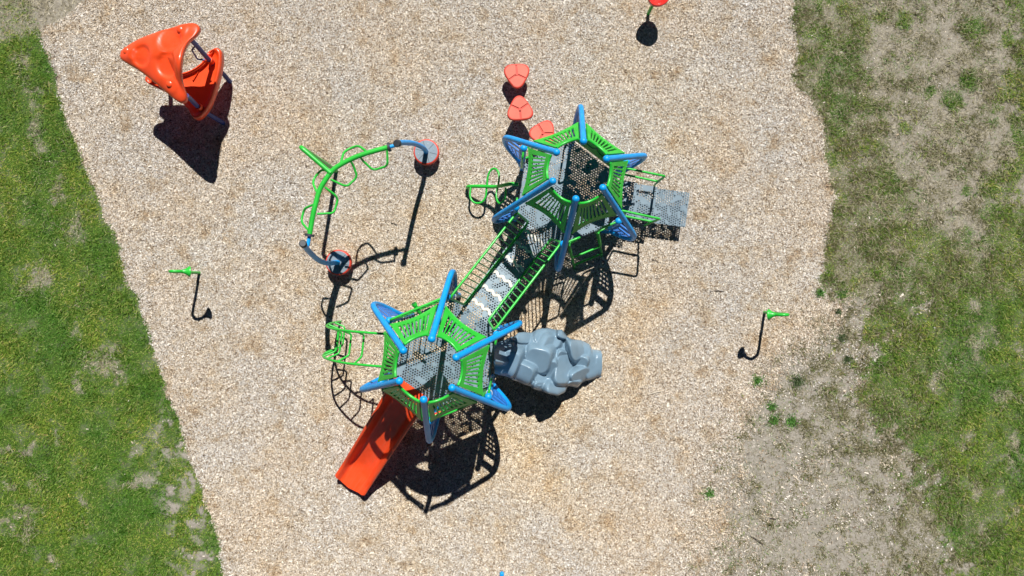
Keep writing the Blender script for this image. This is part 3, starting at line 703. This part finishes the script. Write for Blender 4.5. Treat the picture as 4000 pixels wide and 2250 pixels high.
# skirt round the rim, down and slightly in
cx_, cy_ = 0.75, -1.38
def skirt(p, f): return Vector((p.x + (cx_ - p.x) * 0.05 * f, p.y + (cy_ - p.y) * 0.16 * f, max(-0.02, p.z - 0.22 * f)))
rows = [[skirt(p, 1) for p in rows[0]]] + [[skirt(p, .4) + Vector((0, 0, 0.03)) for p in rows[0]]] + rows + [[skirt(p, .4) + Vector((0, 0, .03)) for p in rows[-1]]] + [[skirt(p, 1) for p in rows[-1]]]
rows = [[Vector((r[0].x, r[0].y, max(-0.02, r[0].z - 0.2)))] + r + [Vector((r[-1].x + 0.01, r[-1].y, -0.03))] for r in rows]
rock = MB().grid(rows).build('rock_climber', 'rock', ps, angle=180)
rock['label'] = 'blue grey moulded boulder slope for climbing'
for w in (-0.25, 0.25):
    p = Vector((0.6, -1.35 + w, 0)); MB().tube([p - Vector((0, 0, 0.03)), p + Vector((0, 0, 0.72))], 0.03, 8).build('support_leg', 'charcoal', rock)

# ------------------------------------------------------------------ arch ladder
def rail(foot, post, y_sh):
    return cat_rom([(foot.x, foot.y, -0.05), (foot.x - 0.03, foot.y, 0.5), (foot.x - 0.0, foot.y - 0.015, 0.95), (foot.x + 0.10, foot.y - 0.025, 1.32), (foot.x + 0.27, foot.y - 0.04, 1.60), (foot.x + 0.55, foot.y - 0.055, 1.90), (foot.x + 0.85, foot.y - 0.07, 2.06), (post.x, post.y, 2.14)], 8)
ra = rail(at(1319, 1362), Vector((-2.08, -1.285, 0)), 0); rb_ = rail(at(1331, 1256), Vector((-2.00, -0.755, 0)), 0)
al = MB().tube(ra + rb_[::-1], 0.021, 10).build('arch_ladder', 'green', ps)
for i in (6, 14, 22, 30, 38, 47):
    a, b2 = ra[i], rb_[i]; T = (ra[i + 1] - ra[i - 1]).normalized(); side = (b2 - a).normalized(); inn = T.cross(side).normalized()
    if inn.x < 0 and abs(inn.x) > abs(inn.z): inn = -inn
    if abs(inn.z) >= abs(inn.x) and inn.z > 0: inn = -inn
    dp = 0.21
    pts = fillet([a, a + inn * dp + side * 0.11, b2 + inn * dp - side * 0.06, b2], 0.05)
    MB().tube(pts, 0.017, 10).build('rung', 'green', al)

# ------------------------------------------------------------------ squiggle climber (west side of upper tower)
pole = cat_rom([(-0.858, 1.945, -0.05), (-0.865, 1.945, 0.10), (-0.83, 1.945, 0.23), (-0.66, 1.935, 0.34), (-0.488, 1.92, 0.41), (-0.30, 1.90, 0.53), (-0.17, 1.89, 0.74), (-0.02, 1.895, 0.88), (0.12, 1.89, 0.90)], 8)
sq = MB().tube(pole, 0.034, 12).build('squiggle_climber', 'green', ps)
for pts, h0, h1 in (([(1839, 730), (1836, 765), (1846, 786), (1864, 794), (1884, 788), (1897, 768), (1901, 732)], 0.28, 0.40), ([(1902, 722), (1906, 690), (1915, 668), (1930, 658), (1944, 668), (1950, 690), (1947, 720)], 0.43, 0.60), ([(1943, 734), (1939, 765), (1943, 785), (1953, 794), (1967, 784), (1975, 765), (1975, 732)], 0.55, 0.78)):
    n = len(pts); P = [at(x, y, h0 + (h1 - h0) * i / (n - 1)) for i, (x, y) in enumerate(pts)]
    MB().tube(cat_rom(P, 6), 0.020, 10).build('foot_loop', 'green', sq)

# ------------------------------------------------------------------ transfer steps (east side of upper tower)
nrm = R(A0 - 90); nx_, ny_ = math.cos(nrm), math.sin(nrm)
NV = Vector((nx_, ny_, 0)); SV = Vector((-ny_, nx_, 0)); EM = edge_pt('up', 1, 0.5, 0)
def XP(o, w, h): return Vector((EM.x, EM.y, 0)) + NV * o + SV * w + Vector((0, 0, h))
c0 = (at(2559, 735, .36) + at(2535, 868, .36)) / 2; oo = (Vector((c0.x - EM.x, c0.y - EM.y, 0))).dot(NV); ww = (Vector((c0.x - EM.x, c0.y - EM.y, 0))).dot(SV)
o2 = oo + 0.68
tr = MB(); tr.slab([XP(0.0, ww + 0.05, 0.29), XP(0.0, ww - 0.05, 0.29), XP(o2 - 0.05, ww - 0.05, 0.29), XP(o2 - 0.05, ww + 0.05, 0.29)], 0.06)
steps = tr.build('transfer_steps', 'charcoal', ps)
for o_, h_ in ((0.06, 0.7), (oo + 0.1, 0.33), (o2 - 0.1, 0.33)):
    for w in (-0.26, 0.26): MB().tube([XP(o_, ww + w, -0.04), XP(o_, ww + w, h_)], 0.025, 8).build('leg', 'charcoal', steps)
for o_a, o_b, h_ in ((oo, o2, 0.36), (oo * 0.5, oo + 0.02, 0.54), (0.01, oo * 0.5 + 0.02, 0.72)):
    MB().slab([XP(o_a, ww + 0.33, h_), XP(o_a, ww - 0.33, h_), XP(o_b, ww - 0.33, h_), XP(o_b, ww + 0.33, h_)], 0.05).build('step', 'deck', steps, smooth=False)
    MB().slab([XP(o_a, ww + 0.325, h_ + 0.17), XP(o_a - .004, ww + 0.325, h_), XP(o_a - .004, ww - 0.325, h_), XP(o_a, ww - 0.325, h_ + 0.17)], 0.012).build('riser', 'grey', steps, smooth=False)
for (a, b2, l0, l1, leg) in (((2440, 656), (2598, 688), (2432, 680), (2569, 709), (2554, 726)), ((2431, 823), (2579, 855), (2440, 844), (2548, 866), (2518, 882))):
    q = fillet([at(*l0, 0.82), at(*l1, 0.80), at(*b2, 1.36), at(*a, 1.38)], 0.06)
    hr = MB().tube(q, 0.020, 10)
    hr.tube([at(*b2, 1.30).lerp(at(*l1, .8), .1), at(*l1, 0.8).lerp(at(*leg, 0.45), .5), at(*leg, 0.40), ], 0.018, 10)
    hr.tube([at(*l0, 0.82), at(*a, 1.38)], 0.018, 10)
    hr.build('handrail', 'green', steps)

# ================================================================== overhead loop ladder
ol = thing('overhead_ladder', 'curved green overhead ladder with looped rungs hung between two blue posts', 'overhead ladder', (-2.6, 1.6, 0))
def cr(x, y, h): return at(1150 + x / 3.449, 540 + y / 3.449, h)
arch = cat_rom([cr(*p, 2.15) for p in [(205, 1300), (245, 1060), (290, 870), (340, 700), (420, 560), (520, 430), (650, 340), (800, 265), (950, 210), (1100, 165), (1270, 120)]], 6)
ar = MB().tube(arch, 0.042, 12).build('rail', 'green', ol)
for pts in ([(625, 330), (665, 190), (730, 145), (830, 105), (880, 110), (985, 190)], [(890, 260), (920, 300), (1035, 410), (1085, 425), (1230, 380), (1255, 345), (1250, 150)], [(760, 310), (800, 380), (840, 500), (820, 550), (720, 640), (670, 640), (485, 555)], [(490, 430), (365, 430), (330, 460), (265, 540), (250, 610), (310, 740)], [(410, 660), (555, 770), (585, 830), (540, 980), (510, 1010), (305, 1020)], [(270, 890), (150, 940), (125, 980), (95, 1100), (110, 1150), (200, 1250)]):
    n = len(pts); P = [cr(*p, 2.15 - 0.16 * math.sin(PI * i / (n - 1))) for i, p in enumerate(pts)]
    MB().tube(fillet(P, 0.05), 0.0195, 10).build('loop_rung', 'green', ol)
for pts, cap_d in (([(-1.64, 2.60, -0.05), (-1.638, 2.60, 0.4), (-1.650, 2.585, 0.8), (-1.72, 2.52, 1.4), (-1.785, 2.38, 2.1), (-1.82, 2.29, 2.46)], None), ([(-3.315, .492, -0.05), (-3.325, .485, 0.35), (-3.39, .455, 0.8), (-3.413, .50, 1.3), (-3.369, .606, 1.95), (-3.285, .695, 2.54)], None)):
    P = cat_rom(pts, 8); po = MB().tube(P, 0.046, 16).build('post', 'blue', ol)
    d = (P[-1] - P[-3]).normalized()
    MB().tube([P[-1] - d * 0.05, P[-1] + d * 0.02, P[-1] + d * 0.035], lambda i: (0.060, 0.060, 0.048)[i], 16).build('cap', 'charcoal', po)
    c = P[6]
    ring = [(c.x + 0.245 * math.cos(a), c.y + 0.245 * math.sin(a)) for a in np.linspace(0, 2 * PI, 41)[:-1]]
    pod = MB().prism(ring, 0.20, 0.30, 0.02).build('step_pod', 'coral_side', ol, angle=60)
    pad = MB().prism([(c.x + 0.218 * math.cos(a), c.y + 0.218 * math.sin(a)) for a in np.linspace(0, 2 * PI, 41)[:-1]], 0.28, 0.306, 0.003).build('tread', 'grey', pod, smooth=False)
    for i in range(6):
        a = i * PI / 3 + 0.3
        MB().sphere((c.x + 0.15 * math.cos(a), c.y + 0.15 * math.sin(a), 0.307), 0.009, 8, 6).build('bolt', 'steel', pod)
        p0 = Vector((c.x + 0.07 * math.cos(a + .5), c.y + 0.07 * math.sin(a + .5), 0.307)); p1 = Vector((c.x + 0.21 * math.cos(a + .5), c.y + 0.21 * math.sin(a + .5), 0.307))
        MB().tube([p0, p1], 0.004, 6).build('groove', 'charcoal', pod)
for i, j, ptop in ((0, 1, Vector((-3.325, .64, 2.25))), (-1, -2, Vector((-1.80, 2.345, 2.26)))):
    e = arch[i]; d = (arch[i] - arch[j]).normalized()
    MB().tube([e - d * 0.012, e + d * 0.028], 0.078, 18).build('collar', 'charcoal', ol)
    MB().tube([e + d * 0.02, e + d * 0.16, ptop], 0.031, 12).build('connector', 'blue', ol)
leg = fillet([(-3.425, 2.285, -0.05), (-3.425, 2.285, 2.24), tuple(cr(490, 470, 2.17))], 0.09, 8)
MB().tube(leg, 0.038, 12).build('centre_leg', 'green', ol)

# ================================================================== orange canopy seat
hut = thing('canopy_seat', 'orange triangular canopy above a matching orange seat on bent blue legs', 'shade seat', (-5.95, 3.85, 0))
def traced(pts, hp, arch=None):
    """closed outline in plan with rim heights from the plane through three corner posts"""
    A = np.array([[p.x, p.y, 1] for p in hp]); k = np.linalg.solve(A, np.array([p.z for p in hp])); out = []
    for (x, y) in pts:
        h = hp[0].z
        for _ in range(6):
            q = at(400 + x / 2.07, 50 + y / 2.07, h); h = float(k @ np.array([q.x, q.y, 1]))
            if arch: h += arch[2] * math.exp(-((x - arch[0]) ** 2 + (y - arch[1]) ** 2) / arch[3] ** 2)
        out.append(at(400 + x / 2.07, 50 + y / 2.07, h))
    bl = cat_rom(out, 7, closed=True)
    for _ in range(4): bl = [(bl[i - 1] + bl[i] * 2 + bl[(i + 1) % len(bl)]) / 4 for i in range(len(bl))]
    return bl
def shell(bl, height, rim, flare=0.006, n_r=30):
    c = sum(bl, Vector()) / len(bl); rows = []
    for k in range(n_r + 1):
        f = k / n_r
        rows.append([Vector((c.x + (p.x - c.x) * f, c.y + (p.y - c.y) * f, c.z + (p.z - c.z) * f + height(c.lerp(p, f), f))) for p in bl])
    for q in (0.35, 1.0):
        rows.append([Vector((r.x, r.y, r.z - rim * q)) + Vector((p.x - c.x, p.y - c.y, 0)).normalized() * flare for p, r in zip(bl, rows[n_r])])
    return rows
CP = [at(494, 197, 1.45), at(661, 329, 1.55), at(701, 114, 1.62)]
cbl = traced([(135, 330), (160, 285), (285, 207), (460, 140), (600, 100), (700, 76), (755, 88), (773, 128), (742, 178), (688, 220), (646, 285), (624, 370), (620, 455), (632, 560), (664, 650), (662, 706), (622, 720), (555, 680), (430, 570), (290, 462), (150, 378)], CP, (640, 385, 0.36, 210))
cmid = sum(CP, Vector()) / 3
def sig(x): return 1 / (1 + math.exp(max(-40, min(40, x))))
def canopy_h(q, f):
    z = 0.07 * (1 - f ** 2.4) - 0.03 * f ** 14
    for (x, y, ra, amp) in DISH:                                     # dished lobes between the ribs
        g = at(400 + x / 2.07, 50 + y / 2.07, 1.68); e = math.hypot(q.x - g.x, q.y - g.y) / ra; z -= amp * sig((e - 1) * 14)
    g = at(400 + 415 / 2.07, 50 + 312 / 2.07, 1.7); e = math.hypot(q.x - g.x, q.y - g.y)
    z += 0.012 * math.exp(-(e / 0.09) ** 2)
    return z
DISH = [(285, 325, 0.17, 0.05), (545, 215, 0.21, 0.05), (530, 420, 0.20, 0.05), (190, 310, 0.10, -0.012), (640, 140, 0.12, -0.012), (550, 590, 0.12, -0.012)]
crows = shell(cbl, canopy_h, 0.075)
cn = MB().grid(crows, closed_u=True).build('canopy', 'orange', hut, solid=0.02, offset=-1, angle=180)
for (x, y) in ((195, 305), (623, 133), (540, 577)):
    q = min((v for r in crows[:31] for v in r), key=lambda v: (v - at(400 + x / 2.07, 50 + y / 2.07, v.z)).length)
    MB().sphere((q.x, q.y, q.z - 0.012), 0.064, 16, 8, (1, 1, 0.5)).build('bolt_cover', 'orange', cn)
SP_ = [at(575, 312, 0.64), at(770, 450, 0.62), at(852, 200, 0.66)]
sbl = traced([(935, 288), (963, 330), (955, 450), (930, 560), (880, 720), (822, 818), (768, 856), (730, 842), (690, 770), (560, 665), (375, 575), (352, 535), (380, 505), (500, 500), (640, 500), (745, 462), (830, 400), (875, 330), (903, 296)], SP_)
def seat_h(q, f): return -0.045 * (1 - f ** 3) + 0.055 * math.exp(-((f - 0.95) / 0.06) ** 2)
st = MB().grid(shell(sbl, seat_h, 0.13), closed_u=True).build('seat', 'orange', hut, solid=0.03, offset=-1, angle=180)
LG = [[(-5.60, 3.31, 1.56), (-5.68, 3.33, 1.2), (-5.78, 3.345, 0.80), (-5.80, 3.335, 0.55), (-5.73, 3.28, 0.25), (-5.645, 3.23, 0.06), (-5.645, 3.22, -0.05)],
      [(-5.60, 4.36, 1.62), (-5.585, 4.29, 1.2), (-5.57, 4.20, 0.80), (-5.565, 4.17, 0.55), (-5.53, 4.10, 0.25), (-5.50, 4.03, 0.06), (-5.50, 4.02, -0.05)],
      [(-6.66, 4.06, 1.46), (-6.66, 3.99, 1.1), (-6.62, 3.93, 0.80), (-6.60, 3.90, 0.55), (-6.63, 3.90, 0.25), (-6.68, 3.92, 0.06), (-6.68, 3.92, -0.05)]]
for i, L_ in enumerate(LG):
    lg = MB().tube(cat_rom(L_, 7), 0.042, 14).build('leg', 'navy', hut)
    p = Vector(L_[2]); MB().tube([p - Vector((0, 0, 0.14)), p - Vector((0, 0, 0.03))], 0.062, 14).build('socket', 'orange', lg)
    if i == 1:
        hp = fillet([at(400 + 750 / 2.07, 50 + 270 / 2.07, 1.38), at(400 + 722 / 2.07, 50 + 300 / 2.07, 1.36), at(400 + 770 / 2.07, 50 + 378 / 2.07, 1.02), at(400 + 830 / 2.07, 50 + 380 / 2.07, 0.98)], 0.06)
        MB().tube(hp, 0.014, 8).build('handle', 'navy', lg)

# ================================================================== stepping pods
def pod_part(p, rot, h, label):
    t = thing('stepping_pod', label, 'stepping pod', (p.x, p.y, 0), 'row of red stepping pods')
    MB().tube([Vector((p.x, p.y, -0.05)), Vector((p.x, p.y, h - 0.05))], 0.045, 12).build('post', 'charcoal', t)
    bl = []
    for a in np.linspace(0, 2 * PI, 73)[:-1]:
        q = a - rot; rr_ = 0.232 * (1 + 0.135 * math.cos(3 * q) + 0.012 * math.cos(6 * q))
        bl.append(Vector((p.x + rr_ * math.cos(a), p.y + rr_ * math.sin(a), 0)))
    c = Vector((p.x, p.y, 0))
    def ring(s, z): return [c + (q - c) * s + Vector((0, 0, z)) for q in bl]
    b = MB(); rows = [ring(0.86, h - 0.09), ring(0.97, h - 0.085), ring(1.0, h - 0.055), ring(0.985, h - 0.012), ring(0.94, h), ring(0.88, h), ring(0.86, h - 0.008)]
    b.grid(rows, closed_u=True); b.f.append(tuple(range(len(bl) - 1, -1, -1)))
    body = b.build('step', 'coral_side', t, angle=60)
    for i in range(3):                                              # three raised pads with grooves between
        a0 = rot + (i * 2 + 1) * PI / 3; seg = [q for q in bl]
        ang_of = lambda q: (math.atan2(q.y - c.y, q.x - c.x) - a0) % (2 * PI)
        pts = sorted([q for q in bl if 0.05 < ang_of(q) < 2 * PI / 3 - 0.05], key=ang_of)
        off = Vector((math.cos(a0 + PI / 3), math.sin(a0 + PI / 3), 0)) * 0.022
        poly = [c + off] + [c + (q - c) * 0.865 + off * 0.12 for q in pts]
        MB().prism([(q.x, q.y) for q in poly], h - 0.03, h + 0.004, 0.0).build('tread', 'coral', body, smooth=False)
    MB().prism([(c.x + 0.026 * math.cos(a), c.y + 0.026 * math.sin(a)) for a in np.linspace(0, 2 * PI, 17)[:-1]], h - 0.02, h + 0.010).build('bolt', 'coral_side', body, smooth=False)
    MB().prism([(q.x, q.y) for q in ring(0.87, 0)], h - 0.05, h - 0.012).build('groove_floor', 'coral_side', body, smooth=False)
pod_part(at(2019, 290, .37), R(270 + 3), 0.37, 'red stepping pod farthest from the towers, its point facing the next pod')
pod_part(at(2031, 427, .52), R(95), 0.52, 'middle red stepping pod of the row of three, point facing away from the towers')
pod_part(at(2122, 520, .67), R(60), 0.67, 'red stepping pod nearest the tower, partly under its green roof panel')

# ================================================================== talk tubes
def talk_tube(base, sgn, label):
    t = thing('talk_tube', label, 'talk tube', tuple(base), 'talk tubes')
    pth = cat_rom([base + Vector(p) for p in [(0, 0, -0.05), (0, 0, 0.5), (0, 0, 1.05), (sgn * 0.025, 0, 1.17), (sgn * 0.10, 0, 1.245), (sgn * 0.19, 0, 1.215), (sgn * 0.25, 0, 1.15)]], 8)
    MB().tube(pth, 0.028, 14).build('pole', 'green', t)
    d = Vector((sgn * 0.80, 0, -0.60)).normalized(); e = pth[-1]
    rows = []
    s = Vector((0, 1, 0)); u = d.cross(s)
    for k, (l, r_) in enumerate(((-0.03, 0.031), (0.0, 0.036), (0.04, 0.055), (0.075, 0.082), (0.10, 0.100), (0.105, 0.098), (0.085, 0.075), (0.04, 0.04))):
        rows.append([e + d * l + (s * math.cos(a) + u * math.sin(a)) * r_ for a in np.linspace(0, 2 * PI, 25)[:-1]])
    MB().grid(rows, closed_u=True).build('horn', 'green', t, angle=80)
talk_tube(at(780, 1066), 1, 'green talk tube near the left grass edge, its horn facing right')
talk_tube(at(2985, 1220), -1, 'green talk tube at the right edge of the chips, its horn facing left')

# ================================================================== red bowl spinner, cut by the top edge
sp_ = thing('spinner_seat', 'glossy red bowl seat on a green post, cut by the top edge', 'spinner seat', (2.655, 5.35, 0))
MB().tube([(2.655, 5.35, -0.05), (2.665, 5.365, 0.2), (2.70, 5.42, 0.5)], 0.032, 12).build('post', 'green', sp_)
rows = []
for k, (r_, z) in enumerate(((0.03, 0.47), (0.10, 0.48), (0.165, 0.52), (0.205, 0.60), (0.215, 0.66), (0.205, 0.675), (0.185, 0.66), (0.15, 0.585), (0.08, 0.54), (0.0, 0.53))):
    row = []
    for a in np.linspace(0, 2 * PI, 41)[:-1]:
        lift = 0.0 if k < 2 else 0.07 * max(0, math.cos(a - 2.4)) * (z - 0.47) / 0.2 + 0.05 * max(0, math.cos(a + 0.5)) * (z - 0.47) / 0.2
        row.append(Vector((2.715 + r_ * math.cos(a), 5.43 + r_ * math.sin(a), z + lift)))
    rows.append(row)
MB().grid(rows, closed_u=True).build('bowl', 'red', sp_, angle=80)

# ================================================================== blue post tip at the bottom edge
bt = thing('arched_post', 'blue rounded post end poking in at the bottom edge', 'post', (-0.2, -6.3, 0))
P = cat_rom([(-0.2, -6.3, -0.05), (-0.2, -6.3, 0.3), (-0.2, -6.2, 0.65), (-0.195, -5.7, 0.88), (-0.184, -5.185, 0.92)], 8)
MB().tube(P, 0.040, 14).build('pole', 'blue', bt); MB().sphere(P[-1], 0.041).build('ball_cap', 'blue', bt)

# ================================================================== weed clumps on the bare ground
def weed(px, py, r, n, m, label, seed):
    p = at(px, py); rr = np.random.default_rng(seed)
    k = n; d = np.minimum(np.abs(rr.normal(0, 0.42, k)), 0.95) * r / 200; th = rr.uniform(0, 2 * PI, k)
    x = p.x + d * np.cos(th); y = p.y + d * np.sin(th) * 0.85; z = ground_z(x, y)
    a = rr.uniform(0, 2 * PI, k); le = rr.uniform(0.03, 0.08, k); w = rr.uniform(0.003, 0.007, k); lean = rr.uniform(0.4, 1.4, k)
    mb = MB()
    for i in range(k):
        b0 = Vector((x[i], y[i], z[i] - 0.003)); u = Vector((math.cos(a[i]), math.sin(a[i]), 0)); s = Vector((-u.y, u.x, 0)) * w[i]
        mid = b0 + u * le[i] * 0.55 * math.sin(lean[i]) + Vector((0, 0, le[i] * 0.55 * math.cos(lean[i]) + .004)); tip = b0 + u * le[i] * math.sin(lean[i]) + Vector((0, 0, le[i] * math.cos(lean[i]) + .004))
        mb.add([b0 + s, b0 - s, mid - s, tip, mid + s], [(0, 1, 2, 3, 4)])
    o = mb.build('weed_clump', m, None, smooth=False); tag(o, label, 'weed', 'weed clumps on bare dirt')
m_weed = island_mat('weed_leaf', [(0, (0.045, 0.13, 0.025)), (0.6, (0.10, 0.26, 0.045)), (1, (0.19, 0.36, 0.08))], None, 0.6)
m_weed2 = island_mat('dull_weed_leaf', [(0, (0.05, 0.09, 0.035)), (0.6, (0.085, 0.13, 0.05)), (1, (0.15, 0.18, 0.08))], None, 0.6)
for args in ((2957, 1486, 34, 420, m_weed, 'bright green weed clump on chips below the right talk tube, leftmost of two'),
             (3112, 1488, 34, 380, m_weed2, 'dull green weed clump on dirt below the right talk tube, rightmost of two'),
             (3014, 1588, 24, 260, m_weed, 'olive green weed clump, upper one of three close together in the dirt'),
             (3022, 1640, 30, 340, m_weed, 'wide green weed clump, lower left of three close together in the dirt'),
             (3091, 1645, 36, 380, m_weed, 'spreading green weed clump, lower right of three close together in the dirt'),
             (2768, 1925, 30, 360, m_weed, 'lone green weed clump where chips fade into dirt at lower right'),
             (3288, 1318, 22, 220, m_weed2, 'small tufted weed right of the right talk tube on pale dirt'),
             (3272, 1215, 16, 140, m_weed2, 'tiny dark weed above the tufted weed on pale dirt'),
             (3310, 1402, 22, 200, m_weed2, 'flat weed patch close to the turf edge below the tufted weed'),
             (3200, 1143, 26, 380, m_weed, 'green grass clump at the chip corner above the right talk tube'),
             (3286, 1146, 26, 340, m_weed, 'green grass clump beside the chip corner, right of a similar clump')):
    weed(*args, seed=int(args[0]))

# ================================================================== sticks and twigs lying on the chips
def stick(x0, y0, x1, y1, r, m, label):
    a, b2 = at(x0, y0), at(x1, y1); a.z = ground_z(np.array([a.x]), np.array([a.y]))[0] + 0.03; b2.z = ground_z(np.array([b2.x]), np.array([b2.y]))[0] + 0.03
    mid = (a + b2) / 2 + Vector((0.01, 0.012, 0.006))
    P = cat_rom([a, mid, b2], 4); n = len(P)
    o = MB().tube(P, lambda i: r * (0.6 + 0.5 * math.sin(PI * (i + .5) / n)), 6).build('stick', m, None)
    tag(o, label, 'stick', 'sticks on the ground')
m_bark = paint('dark_bark', (0.045, 0.03, 0.022), 0.8, coat=0); m_pale = paint('bleached_wood', (0.55, 0.48, 0.38), 0.7, coat=0)
stick(2773, 1137, 2828, 1139, 0.006, m_bark, 'dark curved stick on the chips left of the green clump corner')
stick(2548, 1015, 2572, 1026, 0.006, m_bark, 'short dark stick right of the bridge shadow')
stick(1527, 871, 1552, 880, 0.006, m_bark, 'short dark stick under the overhead ladder')
stick(2528, 1542, 2588, 1526, 0.009, m_pale, 'long pale stick on the chips at lower right')
stick(2928, 2090, 2980, 2128, 0.006, m_bark, 'dark twig among straw debris near the bottom right dirt')
stick(3005, 2022, 3030, 2028, 0.008, m_bark, 'stubby dark stick on the dirt at bottom right')
stick(451, 403, 471, 452, 0.009, m_pale, 'long white splinter left of the canopy seat shadow')
stick(560, 459, 562, 480, 0.010, m_pale, 'short white splinter between long splinter and canopy seat shadow')
